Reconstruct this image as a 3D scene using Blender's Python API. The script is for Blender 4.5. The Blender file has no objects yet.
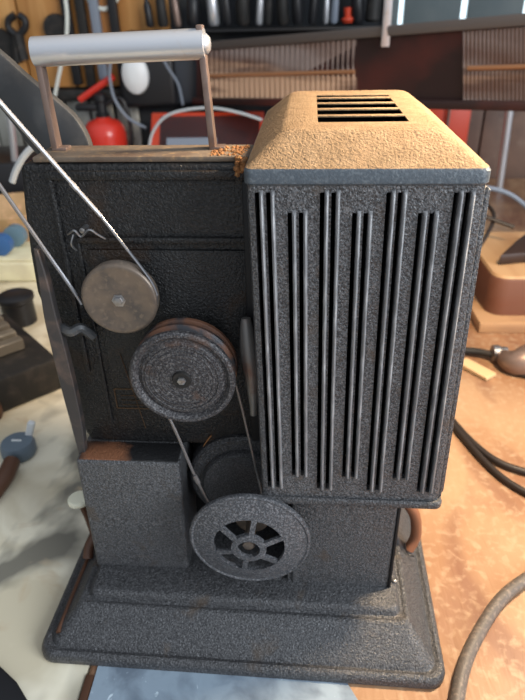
import bpy, bmesh, math, random
from mathutils import Vector, Matrix, Quaternion
random.seed(7)
S = 0.01                     # all lengths below are centimetres
sc = bpy.context.scene
col = sc.collection
PI = math.pi

# ------------------------------------------------------------------ camera
F = 592.0
CAMZ = 38.95
Zd = Vector((-24, 1000, F)).normalized()
Yd = Vector((31, (24*31 + F*F)/1000, -F)).normalized()
Xd = Yd.cross(Zd)
Rw = Matrix((Xd, Yd, Zd))                       # camera space -> world
cam = bpy.data.cameras.new('camera')
cam.sensor_fit = 'VERTICAL'; cam.sensor_height = 24; cam.lens = 24*F/700
cam.clip_start = 0.005; cam.clip_end = 50
cam.dof.use_dof = True; cam.dof.focus_distance = 0.31; cam.dof.aperture_fstop = 8.5
co = bpy.data.objects.new('camera', cam); col.objects.link(co)
co.matrix_world = Matrix.Translation((0, 0, CAMZ*S)) @ Rw.to_4x4()
sc.camera = co

def at(px, py, y):
    r = Rw @ Vector((px-262.5, 350-py, -F)); r *= y/r.y
    return Vector((r.x, r.y, r.z+CAMZ))
def atz(px, py, z=0):
    r = Rw @ Vector((px-262.5, 350-py, -F)); r *= (z-CAMZ)/r.z
    return Vector((r.x, r.y, r.z+CAMZ))

# ------------------------------------------------------------------ materials
def mat(name, c, rough=.5, metal=0, bump=None, mix=None, coat=0, spec=.5, trans=0, emit=None, ior=1.45):
    m = bpy.data.materials.new(name); m.use_nodes = True
    nt = m.node_tree; b = nt.nodes['Principled BSDF']
    b.inputs['Base Color'].default_value = (*c, 1)
    b.inputs['Roughness'].default_value = rough
    b.inputs['Metallic'].default_value = metal
    b.inputs['Specular IOR Level'].default_value = spec
    b.inputs['IOR'].default_value = ior
    b.inputs['Coat Weight'].default_value = coat
    b.inputs['Transmission Weight'].default_value = trans
    if emit:
        b.inputs['Emission Color'].default_value = (*emit[0], 1); b.inputs['Emission Strength'].default_value = emit[1]
    tc = nt.nodes.new('ShaderNodeTexCoord')
    def noise(scale, detail=3, dist=0, stretch=None):
        n = nt.nodes.new('ShaderNodeTexNoise'); n.inputs['Scale'].default_value = scale
        n.inputs['Detail'].default_value = detail; n.inputs['Distortion'].default_value = dist
        if stretch:
            mp = nt.nodes.new('ShaderNodeMapping'); mp.inputs['Scale'].default_value = stretch
            nt.links.new(tc.outputs['Object'], mp.inputs[0]); nt.links.new(mp.outputs[0], n.inputs['Vector'])
        else: nt.links.new(tc.outputs['Object'], n.inputs['Vector'])
        return n
    if mix:            # list of (colour, scale, lo, hi, stretch)
        last = None
        for (c2, scale, lo, hi, st) in mix:
            n = noise(scale, 4, .4, st)
            r = nt.nodes.new('ShaderNodeMapRange'); r.inputs[1].default_value = lo; r.inputs[2].default_value = hi
            nt.links.new(n.outputs['Fac'], r.inputs[0])
            x = nt.nodes.new('ShaderNodeMixRGB'); nt.links.new(r.outputs[0], x.inputs[0])
            if last: nt.links.new(last, x.inputs[1])
            else: x.inputs[1].default_value = (*c, 1)
            x.inputs[2].default_value = (*c2, 1); last = x.outputs[0]
        nt.links.new(last, b.inputs['Base Color'])
    if bump:           # (scale, strength, distance_cm, stretch)
        n = noise(bump[0], 2, .6, bump[3] if len(bump) > 3 else None)
        bp = nt.nodes.new('ShaderNodeBump'); bp.inputs['Strength'].default_value = bump[1]
        bp.inputs['Distance'].default_value = bump[2]*S
        nt.links.new(n.outputs['Fac'], bp.inputs['Height']); nt.links.new(bp.outputs[0], b.inputs['Normal'])
    return m

BLK = (.020, .021, .023)
M = {}
M['crinkle'] = mat('black_crinkle_paint', (.018, .018, .020), .38, bump=(750, 1.0, .11), mix=[((.085, .085, .09), 1050, .45, .68, None)], spec=.6)
M['crinkle_lh'] = mat('worn_crinkle_paint', (.030, .030, .032), .38, bump=(750, 1.0, .11), mix=[((.15, .15, .155), 1050, .40, .68, None), ((.07, .055, .045), 60, .6, .75, None)], spec=.7)
M['crinkle_base'] = mat('base_crinkle_paint', (.026, .026, .028), .40, bump=(720, 1.0, .11), mix=[((.115, .115, .12), 1050, .42, .68, None), ((.07, .05, .035), 45, .6, .78, None)], spec=.65)
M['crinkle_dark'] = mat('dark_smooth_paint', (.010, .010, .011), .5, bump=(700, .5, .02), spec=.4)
M['panel'] = mat('stained_black_panel', (.010, .010, .0105), .38, bump=(700, 1.0, .09), mix=[((.034, .033, .032), 900, .48, .68, None), ((.035, .018, .008), 35, .55, .8, None)])
M['rib'] = mat('rib_worn_paint', (.16, .16, .165), .34, bump=(800, .5, .03), mix=[((.34, .34, .345), 500, .45, .7, (1, 1, .15))], spec=.8)  # paler than the lamp house face, streaked along the rib
M['dusty'] = mat('dust_covered_paint', (.25, .165, .092), .85, bump=(800, 1.0, .08), mix=[((.32, .22, .13), 120, .4, .7, None), ((.15, .10, .06), 700, .52, .75, None), ((.28,.18,.10), 40, .55, .8, None)], spec=.3)  # tan crown colour, mottled lighter and darker by noise
M['bluegrey'] = mat('rubbed_blue_grey_band', (.075, .09, .105), .42, bump=(900, .9, .03), mix=[((.13, .15, .165), 600, .5, .7, None)])
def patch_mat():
    m = mat('rust_worn_black', (.014, .014, .015), .4, bump=(750, 1.0, .08)); nt = m.node_tree; b = nt.nodes['Principled BSDF']  # brown patch mixed into the black around one point of the lid
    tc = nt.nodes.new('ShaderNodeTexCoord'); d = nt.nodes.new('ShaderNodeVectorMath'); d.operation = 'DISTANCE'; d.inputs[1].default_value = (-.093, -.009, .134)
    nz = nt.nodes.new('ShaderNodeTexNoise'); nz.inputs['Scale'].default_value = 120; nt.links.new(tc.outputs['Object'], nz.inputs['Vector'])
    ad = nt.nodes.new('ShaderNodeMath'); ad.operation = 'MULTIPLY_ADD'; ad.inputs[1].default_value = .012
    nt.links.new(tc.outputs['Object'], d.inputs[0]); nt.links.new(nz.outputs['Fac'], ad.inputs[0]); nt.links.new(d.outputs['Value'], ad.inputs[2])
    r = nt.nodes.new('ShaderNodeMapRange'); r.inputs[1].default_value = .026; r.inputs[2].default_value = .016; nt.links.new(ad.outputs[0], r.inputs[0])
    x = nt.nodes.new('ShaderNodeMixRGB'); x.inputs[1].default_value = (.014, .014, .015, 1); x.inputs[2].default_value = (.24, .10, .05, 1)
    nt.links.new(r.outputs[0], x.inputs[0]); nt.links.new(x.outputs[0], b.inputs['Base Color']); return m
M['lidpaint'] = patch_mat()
M['mat'] = mat('speckled_blue_sheet', (.27, .34, .41), .25, mix=[((.15, .19, .24), 40, .45, .65, None), ((.55, .65, .72), 160, .66, .72, None)], bump=(180, .4, .05))  # blue stands in for cool light in the projector's shadow
M['void'] = mat('dark_inside', (.003, .003, .003), 1, spec=0)  # near-black painted in for the shade inside the vents
M['bronze'] = mat('tarnished_bronze', (.20, .155, .12), .42, .55, mix=[((.11, .095, .085), 90, .4, .7, None), ((.26, .2, .15), 300, .55, .8, None)], bump=(500, .25, .01))
M['pulley'] = mat('worn_pulley_paint', (.035, .033, .036), .42, .1, bump=(800, 1.0, .08), mix=[((.14, .135, .135), 850, .46, .68, None), ((.10, .06, .045), 60, .6, .75, None)])
M['pulley_rim'] = mat('worn_pulley_rim', (.060, .062, .068), .4, .15, bump=(800, 1.0, .06), mix=[((.2, .2, .21), 850, .46, .68, None)])
M['pulley_back'] = mat('dark_grooved_rim', (.16, .075, .045), .4, .3, bump=(900, .6, .03), mix=[((.04, .04, .045), 60, .42, .56, None)])
M['steel'] = mat('dull_steel', (.34, .34, .35), .35, .9, mix=[((.2, .17, .14), 150, .5, .8, None)])
M['bright'] = mat('bright_spring_steel', (.34, .34, .36), .34, .85)
M['darkwire'] = mat('dark_spring_steel', (.22, .21, .21), .38, .8)
M['alu'] = mat('brushed_aluminium', (.66, .67, .70), .30, .75, mix=[((.5, .42, .36), 60, .62, .85, None)], bump=(400, .12, .01, (.05, 1, 1)))
M['strap'] = mat('brown_grey_plated_strap', (.24, .17, .14), .38, .5, mix=[((.18, .12, .10), 120, .5, .75, None)])
M['rust'] = mat('orange_rust', (.30, .13, .045), .85, bump=(700, 1, .06), mix=[((.14, .07, .03), 260, .45, .65, None), ((.6, .36, .13), 380, .6, .75, None)])
M['dusty_rust'] = mat('dusty_rusty_plate', (.15, .115, .085), .75, bump=(500, .8, .03), mix=[((.10, .065, .045), 60, .45, .7, None), ((.34, .22, .11), 220, .55, .8, None)])
M['brass'] = mat('dull_brass_line', (.09, .055, .03), .5, .5)
M['levergrey'] = mat('worn_lever_grey', (.20, .19, .18), .4, .5, mix=[((.16, .09, .07), 60, .5, .7, None)])
M['darkiron'] = mat('dark_brown_iron', (.035, .018, .013), .5)
M['cream'] = mat('cream_plastic', (.88, .86, .68), .4)
M['tan_rubber'] = mat('brown_rubber_sleeve', (.20, .08, .04), .5, bump=(300, .2, .02))
M['arm'] = mat('dark_grey_arm', (.06, .062, .065), .42, .35, mix=[((.13, .125, .12), 40, .5, .75, None)])
M['sidebar'] = mat('worn_grey_lever', (.05, .045, .044), .45, .2, mix=[((.12, .085, .07), 80, .5, .7, None)])

# wood bench top
def bench_mat():
    m = mat('orange_wood_bench', (.30, .155, .078), .5, bump=(160, .5, .08, (1, .2, 1)),
            mix=[((.41, .25, .14), 9, .42, .60, (1, .6, 1)), ((.16, .062, .034), 16, .52, .70, (1, .35, 1)), ((.46, .32, .20), 130, .5, .85, None), ((.13, .06, .035), 7, .54, .70, (1, .5, 1))], coat=.12)
    m.node_tree.nodes['Principled BSDF'].inputs['Coat Roughness'].default_value = .3
    return m
M['bench'] = bench_mat()
M['sheet'] = mat('scuffed_pale_enamel', (.56, .49, .35), .32, mix=[((.76, .70, .55), 12, .42, .56, None), ((.17, .155, .12), 11, .50, .60, (1, .6, 1)), ((.50, .38, .24), 26, .60, .75, None)], coat=.4, bump=(60, .2, .05))
M['plank'] = mat('orange_wall_plank', (.50, .24, .07), .55, mix=[((.36, .15, .04), 12, .45, .65, (1, 1, .1)), ((.62, .34, .12), 25, .55, .75, (1, 1, .08))])
M['zinc'] = mat('galvanised_sheet', (.30, .30, .27), .38, .5, mix=[((.44, .44, .40), 14, .45, .65, (1, 1, .2)), ((.16, .15, .13), 10, .55, .75, None)])
M['wallgrey'] = mat('blue_grey_board', (.09, .115, .12), .7, mix=[((.13, .15, .15), 8, .4, .7, None)])
M['walldark'] = mat('dark_workshop_wall', (.022, .025, .03), .8, mix=[((.05, .05, .05), 12, .5, .7, None)])
M['wallbrown'] = mat('brown_wall_board', (.17, .10, .07), .6, mix=[((.10, .06, .045), 8, .4, .65, None), ((.26, .19, .14), 18, .6, .8, None)])
M['black'] = mat('black_plastic', (.012, .012, .014), .4)
M['blackrough'] = mat('blackened_iron', (.018, .017, .016), .6, .2, mix=[((.05, .04, .035), 60, .5, .75, None)])
M['red'] = mat('red_paint', (.62, .035, .02), .3, coat=.3)
M['redbox'] = mat('orange_red_paint', (.58, .055, .02), .4)
M['white'] = mat('white_plastic', (.74, .76, .76), .4)
M['whitecable'] = mat('white_cable', (.66, .68, .62), .45)
M['greycable'] = mat('grey_cable', (.20, .23, .28), .4)
M['clearhose'] = mat('clear_hose', (.42, .45, .47), .3)
M['fixture'] = mat('dark_brown_enamel', (.026, .012, .011), .45, mix=[((.07, .018, .014), 7, .45, .65, None)])
M['fixture_rail'] = mat('dull_grey_brown_rail', (.13, .11, .10), .45, .3)
M['ribpanel'] = mat('ribbed_reflector', (.26, .21, .195), .35, .1, mix=[((.13, .07, .05), 12, .44, .58, (.15, .15, 1)), ((.55, .36, .24), 22, .54, .66, (.1, .1, 1))])  # brown and orange bands paint a reflection into the panel colour
M['tube'] = mat('orange_heating_tube', (.36, .17, .08), .3)
M['pinewood'] = mat('sawn_pine_block', (.50, .30, .15), .6, mix=[((.36, .18, .08), 12, .45, .65, (1, .2, 1))])
M['pineside'] = mat('brown_block_side', (.15, .06, .035), .6, mix=[((.15, .05, .025), 25, .45, .65, (.2, 1, 1))])
M['batten'] = mat('worn_batten', (.42, .24, .12), .65, mix=[((.26, .14, .08), 30, .45, .65, (.2, 1, 1))])
M['palewood'] = mat('pale_wood_strip', (.62, .42, .22), .6)
M['cable'] = mat('grey_brown_cable', (.10, .085, .075), .5, bump=(1500, .5, .02), mix=[((.2, .16, .13), 400, .5, .7, None)])
M['thincable'] = mat('black_cable', (.025, .018, .015), .45)
M['bluecap'] = mat('blue_grey_plastic', (.13, .17, .21), .45)
M['blue'] = mat('blue_plastic', (.04, .12, .30), .4)
M['tealglass'] = mat('teal_blue_knob', (.12, .2, .26), .35)
M['wicker'] = mat('tan_bowl', (.42, .27, .13), .6, mix=[((.6, .36, .2), 60, .5, .7, None)])
M['pink'] = mat('salmon_cable', (.62, .28, .20), .5)
M['creambox'] = mat('cream_painted_box', (.74, .70, .48), .5, mix=[((.6, .55, .38), 18, .5, .7, None)])
M['striped'] = mat('grey_finned_metal', (.20, .18, .15), .4, .5, mix=[((.36, .33, .27), 30, .5, .7, None)])
M['castbrown'] = mat('brown_cast_part', (.10, .045, .025), .5)
M['daylight'] = mat('daylight_gap', (.6, .7, .75), .5, emit=((.75, .92, 1.0), 1.6))

# ------------------------------------------------------------------ mesh helpers (cm)
class MB:
    def __init__(s): s.b = bmesh.new()
    def ring_loft(s, rings, cap0=True, cap1=True, closed=False):
        rv = [[s.b.verts.new(p) for p in r] for r in rings]
        n = len(rv[0]); fs = []
        pairs = list(zip(rv[:-1], rv[1:])) + ([(rv[-1], rv[0])] if closed else [])
        for a, b in pairs:
            for i in range(n):
                j = (i+1) % n
                fs.append(s.b.faces.new((a[i], a[j], b[j], b[i])))
        if not closed:
            if cap0: fs.append(s.b.faces.new(rv[0][::-1]))
            if cap1: fs.append(s.b.faces.new(rv[-1]))
        return fs
    def box(s, x0, x1, y0, y1, z0, z1, bev=0, seg=2, rot=None, piv=None):
        t = bmesh.new(); bmesh.ops.create_cube(t, size=1)
        for v in t.verts:
            v.co = Vector((x0+(v.co.x+.5)*(x1-x0), y0+(v.co.y+.5)*(y1-y0), z0+(v.co.z+.5)*(z1-z0)))
        if bev: bmesh.ops.bevel(t, geom=list(t.edges), offset=bev, segments=seg, affect='EDGES', profile=.5)
        if rot is not None:
            pv = Vector(piv) if piv is not None else Vector(((x0+x1)/2, (y0+y1)/2, (z0+z1)/2))
            for v in t.verts: v.co = rot @ (v.co-pv) + pv
        s.join(t)
    def join(s, t):
        me = bpy.data.meshes.new('tmp'); t.to_mesh(me); t.free(); s.b.from_mesh(me); bpy.data.meshes.remove(me)
    def prism(s, pts, d, bev=0, seg=2):
        """pts: 3D outline, d: extrusion vector"""
        t = bmesh.new(); d = Vector(d)
        a = [t.verts.new(Vector(p)) for p in pts]; b = [t.verts.new(Vector(p)+d) for p in pts]
        t.faces.new(a[::-1]); t.faces.new(b)
        n = len(a)
        for i in range(n): t.faces.new((a[i], a[(i+1) % n], b[(i+1) % n], b[i]))
        bmesh.ops.recalc_face_normals(t, faces=list(t.faces))
        if bev: bmesh.ops.bevel(t, geom=list(t.edges), offset=bev, segments=seg, affect='EDGES', profile=.5)
        s.join(t)
    def lathe(s, c, prof, axis='Y', n=64):
        """prof: list of (radius, offset along axis)"""
        c = Vector(c); rings = []
        ax = {'Y': (Vector((1, 0, 0)), Vector((0, 0, 1)), Vector((0, 1, 0))), 'Z': (Vector((1, 0, 0)), Vector((0, 1, 0)), Vector((0, 0, 1))),
              'X': (Vector((0, 1, 0)), Vector((0, 0, 1)), Vector((1, 0, 0)))}[axis] if isinstance(axis, str) else axis
        for r, o in prof:
            rings.append([c + ax[0]*math.cos(2*PI*k/n)*r + ax[1]*math.sin(2*PI*k/n)*r + ax[2]*o for k in range(n)])
        s.ring_loft(rings)
    def tube(s, pts, r, n=10, smooth=6, rz=None):
        P = [Vector(p) for p in pts]
        if smooth and len(P) > 2: P = spline(P, smooth)
        rings = []; up = None
        for i, p in enumerate(P):
            t = (P[min(i+1, len(P)-1)] - P[max(i-1, 0)]).normalized()
            if up is None:
                up = t.cross(Vector((0, 0, 1)));
                if up.length < .1: up = t.cross(Vector((1, 0, 0)))
                up.normalize()
            else:
                up = (up - t*up.dot(t)).normalized()
            w = t.cross(up)
            rr = r(i/(len(P)-1)) if callable(r) else r
            r2 = rz if rz else rr
            rings.append([p + up*math.cos(2*PI*k/n)*rr + w*math.sin(2*PI*k/n)*r2 for k in range(n)])
        s.ring_loft(rings)
    def coil(s, a, b, R, r, pitch, n=5):
        """close wound coil from a to b"""
        a = Vector(a); b = Vector(b); L = (b-a).length; t = (b-a).normalized()
        u = t.cross(Vector((0, 1, 0))).normalized(); w = t.cross(u)
        N = int(L/pitch)*8; pts = []
        for i in range(N+1):
            ang = 2*PI*i/8
            pts.append(a + t*(L*i/N) + (u*math.cos(ang)+w*math.sin(ang))*R)
        s.tube(pts, r, n=n, smooth=0)

def spline(P, k):
    out = []
    for i in range(len(P)-1):
        p0 = P[max(i-1, 0)]; p1 = P[i]; p2 = P[i+1]; p3 = P[min(i+2, len(P)-1)]
        for j in range(k):
            t = j/k
            out.append(.5*((2*p1)+(p2-p0)*t+(2*p0-5*p1+4*p2-p3)*t*t+(3*p1-p0-3*p2+p3)*t**3))
    out.append(P[-1]); return out

LOC = {}
def obj(name, mb, m, parent=None, smooth=True, origin=None, xf=None):
    me = bpy.data.meshes.new(name)
    bmesh.ops.recalc_face_normals(mb.b, faces=list(mb.b.faces))
    if origin is None:
        if parent: origin = LOC[parent.name]
        else:
            xs = [v.co for v in mb.b.verts]
            origin = Vector((sum(v.x for v in xs)/len(xs), sum(v.y for v in xs)/len(xs), min(v.z for v in xs)))
    origin = Vector(origin)
    for v in mb.b.verts:
        c = v.co
        if xf: c = xf(c)
        v.co = (c-origin)*S
    mb.b.to_mesh(me); mb.b.free()
    ms = m if isinstance(m, (list, tuple)) else [m]
    for q in ms: me.materials.append(q)
    if smooth:
        me.polygons.foreach_set('use_smooth', [True]*len(me.polygons))
        me.set_sharp_from_angle(angle=math.radians(38))
    o = bpy.data.objects.new(name, me); col.objects.link(o)
    if parent:
        o.parent = parent; o.location = (origin-LOC[parent.name])*S
    else: o.location = origin*S
    LOC[o.name] = origin
    return o
def thing(name, label, cat, loc, group=None):
    o = bpy.data.objects.new(name, None); col.objects.link(o); o.location = Vector(loc)*S
    o.empty_display_size = .02
    LOC[o.name] = Vector(loc); tag(o, label, cat, group); return o
def tag(o, label, cat, group=None):
    o['label'] = label; o['category'] = cat
    if group: o['group'] = group
    return o
def struct(o): o['kind'] = 'structure'; return o
def rrect(x0, x1, y0, y1, r, z, k=6):
    pts = []
    for cx, cy, a in ((x1-r, y1-r, 0), (x0+r, y1-r, 90), (x0+r, y0+r, 180), (x1-r, y0+r, 270)):
        for i in range(k+1):
            t = math.radians(a+90*i/k); pts.append(Vector((cx+r*math.cos(t), cy+r*math.sin(t), z)))
    return pts

# ================================================================== PROJECTOR
proj = thing('film_projector', 'old black crinkle-painted film projector standing in the middle of the bench', 'film projector', (-3, 30, 0))

# base skirt
b = MB()
X0, X1, Y0, Y1 = -17.1, 10.5, 22.8, 46
rings = []
for off, z, r in ((.12, 0, 1.1), (0, .12, 1.2), (0, .5, 1.2), (.08, .74, 1.15), (.22, .90, 1.0), (.42, .94, .9), (.55, .86, .9), (.68, .84, .88), (.80, .98, .85), (.95, 1.18, .8),
                  (2.05, 2.22, .6), (2.15, 2.38, .6), (2.3, 2.50, .6), (2.5, 2.50, .6), (2.62, 2.42, .6), (2.78, 2.46, .6), (2.88, 2.75, .6), (2.98, 2.93, .6), (3.15, 3.0, .6)):
    oy = off if off < 1 else off+.55*min(1, (off-.95)/1.2)+.18
    rings.append(rrect(X0+off, X1-off, Y0+oy, Y1-off, r, z))
b.ring_loft(rings)
base = obj('base', b, M['crinkle_base'], proj); base.rotation_euler.z = math.radians(-.7)
# dark felt edge along the left side of base
b = MB(); b.tube([(-16.0, 24.4, 1.35), (-15.95, 28, 1.45), (-15.85, 33.5, 1.5)], .17, n=8)
obj('edge_wire', b, M['castbrown'], proj)

# upper body plate
b = MB()
ring = []
def upper_outline(y, ins=0):
    return [at(17, 166, y)] + [at(px, py, y) for px, py in ((21, 210), (27, 255), (34, 295), (49, 330), (62, 375), (73, 420))] + [Vector((-13.6, y, 13.38)),
            Vector((8-ins, y, 13.38)), Vector((8-ins, y, 31.9-ins))]
b.prism(upper_outline(30.6), (0, 3.0, 0), .28, 3)
body = obj('body', b, M['panel'], proj)
# flange band left, moulded rib line, ledge
b = MB()
b.box(-12.9, -1.8, 30.38, 30.7, 31.0, 31.5, .12)
b.box(-11.9, -2.4, 30.30, 30.7, 27.55, 27.95, .14)
b.box(-12.0, -11.75, 30.45, 30.7, 15, 27.6, .1)
b.box(-12.9, -12.6, 30.4, 30.7, 19, 31.2, .12)
obj('moulding', b, M['panel'], body)
b = MB(); b.box(-11.4, -2.4, 30.42, 30.7, 14.6, 27.2, .12)
obj('access_panel', b, M['panel'], proj)
# faint brass bordered plate
b = MB()
for x0, x1, z0, z1 in ((-11.3, -6.2, 17.85, 17.92), (-11.3, -6.2, 16.35, 16.42), (-11.3, -11.23, 16.35, 17.92)):
    b.box(x0, x1, 30.38, 30.44, z0, z1)
for k in range(3): b.box(-10.9, -7.0, 30.385, 30.44, 16.65+k*.36, 16.68+k*.36)
obj('plate_border', b, M['brass'], proj)
b = MB(); b.tube([(-10.5, 30.40, 20.5), (-10.0, 30.40, 17.4), (-9.6, 30.40, 14.8)], .03, n=5)
obj('scratch_line', b, M['brass'], proj)
# dusty top plate with rusted corner
b = MB(); b.box(-13.6, -2.2, 30.75, 33.6, 31.85, 32.15, .1)
obj('top_plate', b, M['dusty_rust'], proj)
b = MB()
for i in range(70):
    x = random.uniform(-4.3, -2.4); y = random.uniform(30.9, 32.9); r = random.uniform(.07, .16)
    z = 32.13
    t = bmesh.new(); bmesh.ops.create_icosphere(t, subdivisions=1, radius=r, matrix=Matrix.Translation((x, y, z)))
    b.join(t)
for i in range(30):
    t = bmesh.new(); bmesh.ops.create_icosphere(t, subdivisions=1, radius=random.uniform(.08, .2), matrix=Matrix.Translation((random.uniform(-2.9, -2.35), random.uniform(30.3, 30.7), random.uniform(31.2, 32.1))))
    b.join(t)
ru = obj('rust_crust', b, M['rust'], proj); ru['label'] = 'crumbling orange rust on the top corner'
# lower rear core (dark cavity wall)
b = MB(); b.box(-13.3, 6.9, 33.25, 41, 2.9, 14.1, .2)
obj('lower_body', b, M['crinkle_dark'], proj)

# left lower box
b = MB()
def tap(z): return -13.42 - (14-z)*.03
b.ring_loft([rrect(-14.45, -7.5, 28.95, 33.3, .25, 2.9), rrect(-14.05, -7.15, 28.65, 33.3, .25, 13.1), rrect(-14.0, -7.2, 28.7, 33.3, .25, 13.26), rrect(-13.9, -7.3, 28.8, 33.3, .2, 13.33)])
boxl = obj('gear_box', b, M['crinkle_lh'], proj)
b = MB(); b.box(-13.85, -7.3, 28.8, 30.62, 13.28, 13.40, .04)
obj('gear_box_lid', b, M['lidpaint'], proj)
# right lower panel
b = MB()
b.ring_loft([rrect(.12, 7.0, 28.15, 33.3, .18, 2.9), rrect(.12, 6.9, 28.0, 33.3, .18, 14.0)])
b.box(-.15, .4, 28.3, 29, 3.0, 4.0)
obj('lower_panel', b, M['crinkle_lh'], proj)
b = MB(); b.box(6.93, 7.12, 28.02, 28.3, 3.0, 12.2, .06)
obj('panel_edge', b, M['crinkle_dark'], proj)
b = MB(); b.lathe((7.45, 28.6, 3.0), [(.18, 0), (.18, .15), (.08, .22)], 'Z', 16)
obj('screw', b, M['steel'], proj)

# motor drum in cavity
b = MB(); mc = (-3.2, 0, 10.6)
b.lathe((mc[0], 29.6, mc[2]), [(.5, 0), (2.7, 0), (2.8, .1), (2.85, .5), (3.55, .55), (3.75, .75), (3.8, 1.2), (3.8, 3.7)], 'Y', 64)
obj('motor_housing', b, M['crinkle'], proj)
b = MB(); b.lathe((-2.55, 27.0, 8.95), [(.35, 0), (.35, 1.2), (1.1, 1.25), (1.15, 1.4), (.9, 1.55), (1.15, 1.7), (1.1, 1.85), (.3, 1.9), (.3, 2.7)], 'Y', 40)
obj('motor_shaft', b, M['bronze'], proj)

# spoked cooling wheel
b = MB(); c = Vector((-2.55, 26.5, 8.95)); R = 3.88
def wheel_y(r):                                   # dished toward the viewer
    t = r/R
    return 26.55 - .85*(1-t**1.6)
seg = 96
def annulus(r0, r1, th, steps=4):
    rings = []
    rs = [r0+(r1-r0)*i/steps for i in range(steps+1)]
    prof = [(r, wheel_y(r)) for r in rs] + [(r, wheel_y(r)+th) for r in rs[::-1]]
    for r, y in prof:
        rings.append([Vector((c.x+r*math.cos(2*PI*k/seg), y, c.z+r*math.sin(2*PI*k/seg))) for k in range(seg)])
    b.ring_loft(rings, closed=True)
annulus(2.28, R-.06, .28, 5)
# rolled rim
rings = []
for k in range(seg):
    a = 2*PI*k/seg; rings.append([Vector((c.x+(R-.1+.16*math.cos(q))*math.cos(a), 26.62+.2*math.sin(q), c.z+(R-.1+.16*math.cos(q))*math.sin(a))) for q in [2*PI*j/8 for j in range(8)]])
b.ring_loft(rings, closed=True)
wheel = obj('cooling_wheel', b, M['pulley_rim'], proj)
b = MB(); annulus(.72, 1.12, .3, 2)
obj('hub_ring', b, M['pulley_rim'], wheel)
for k in range(6):
    a = math.radians(80+60*k); u = Vector((math.cos(a), 0, math.sin(a))); w = Vector((-math.sin(a), 0, math.cos(a)))
    b = MB()
    p = []
    for r, hw in ((1.05, .17), (2.36, .17)):
        y = wheel_y(r)
        p.append([c.xyz*1 + u*r + w*s_*hw + Vector((0, y-c.y+q, 0)) for s_, q in ((-1, .02), (1, .02), (1, .24), (-1, .24))])
    b.ring_loft(p)
    obj('spoke', b, M['pulley_rim'], wheel)

b = MB(); b.lathe((-2.6, 26.15, 8.85), [(.2, -.05), (.36, 0), (.42, .1), (.42, .9)], 'Y', 24); obj('shaft_end', b, M['bronze'], wheel)

# large middle pulley
pc = Vector((-6.12, 27.5, 20.58))
b = MB()
b.lathe(pc, [(.5, .12), (1.5, .1), (2.3, .16), (2.42, .28), (2.52, .30), (2.62, .12), (2.75, 0), (2.9, .0), (3.02, .1), (3.05, .3), (2.98, .45)], 'Y', 96)
pul = obj('drive_pulley', b, M['pulley'], proj)
b = MB()
b.lathe(pc, [(2.9, .42), (2.55, .6), (2.5, .8), (2.9, .95), (3.0, 1.05), (3.0, 1.25), (2.9, 1.3), (2.6, 1.4), (2.6, 1.6), (2.95, 1.75), (3.0, 1.9), (2.9, 2.0), (1.0, 2.05), (1.0, 3.2)], 'Y', 96)
rb_ = obj('grooved_rim', b, M['pulley_back'], pul)
b = MB()
for r in (1.0, 1.25, 1.55, 1.8, 2.1):
    rings = [[Vector((pc.x+(r+.035*math.cos(q))*math.cos(a), pc.y+.11+.035*math.sin(q), pc.z+(r+.035*math.cos(q))*math.sin(a))) for q in [2*PI*j/6 for j in range(6)]] for a in [2*PI*k/64 for k in range(64)]]
    b.ring_loft(rings, closed=True)
obj('face_rings', b, M['pulley'], pul)
b = MB(); b.lathe(pc+Vector((0, -.05, 0)), [(.30, 0), (.5, .0), (.55, .08), (.55, .3)], 'Y', 40)
obj('hub_collar', b, M['blackrough'], pul)
b = MB(); b.lathe(pc+Vector((0, -.18, 0)), [(.14, 0), (.24, .03), (.27, .1), (.27, .3)], 'Y', 6)
obj('hub_nut', b, M['steel'], pul)

# small upper pulley
p1 = Vector((-9.55, 29.0, 24.78))
b = MB()
b.lathe(p1, [(.35, .02), (1.0, .04), (1.85, .02), (2.0, 0), (2.1, .05), (2.15, .15), (2.05, .3), (1.9, .45), (2.08, .62), (2.12, .75), (2.05, .82), (.8, .85), (.8, 1.8)], 'Y', 96)
up = obj('reel_pulley', b, M['bronze'], proj)
b = MB(); b.lathe(p1+Vector((0, -.1, 0)), [(.14, -.05), (.24, -.04), (.26, 0), (.26, .06), (.4, .08), (.4, .2)], 'Y', 6)
obj('hub_nut', b, M['steel'], up)

# spring belts
b = MB(); yb = 29.45
b.tube([at(157, 296, yb), at(150, 281, yb), at(128, 252, yb), at(100, 217, yb)], .085, n=8)
b.tube([at(100, 217, yb), at(73, 187, yb-.3), at(-25, 77, yb-1.5)], .12, n=8, smooth=3)
b.tube([at(81, 306, yb), at(74, 295, yb), at(40, 247, yb-.2), at(-25, 155, yb-1.5)], .11, n=8, smooth=3)
for i in range(10):
    a0 = at(96, 212, yb); a1 = at(104, 222, yb); q = a0.lerp(a1, i/9)
    pass
b.tube([at(70, 184, yb-.3), at(76, 190.5, yb-.25)], .15, n=8, smooth=0)
bb = []
for k in range(28):
    a = math.radians(-35 - k*(165/27))
    bb.append(p1+Vector((2.02*math.cos(a+math.radians(62)), .45, 2.02*math.sin(a+math.radians(62)))))
b.tube(bb, .085, n=8, smooth=0)
obj('reel_belt', b, M['bright'], proj)
b = MB(); y2 = 27.95
m0 = Vector((-2.55, 28.55, 8.95))
b.tube([pc+Vector((-2.3, 1.5, -1.6)), at(172, 424, 28.6), at(197, 480, 28.3), at(214, 508, 28.2), m0+Vector((-1.0, -.0, .5))], .10, n=8)
b.tube([at(195, 476, 28.28), at(199, 484, 28.22)], .16, n=8, smooth=0)
b.tube([pc+Vector((2.6, 1.5, -.3)), at(241, 402, 28.9), at(262, 492, 28.6), m0+Vector((.95, 0, .8))], .085, n=8)
obj('drive_belt', b, M['darkwire'], proj)
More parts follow.
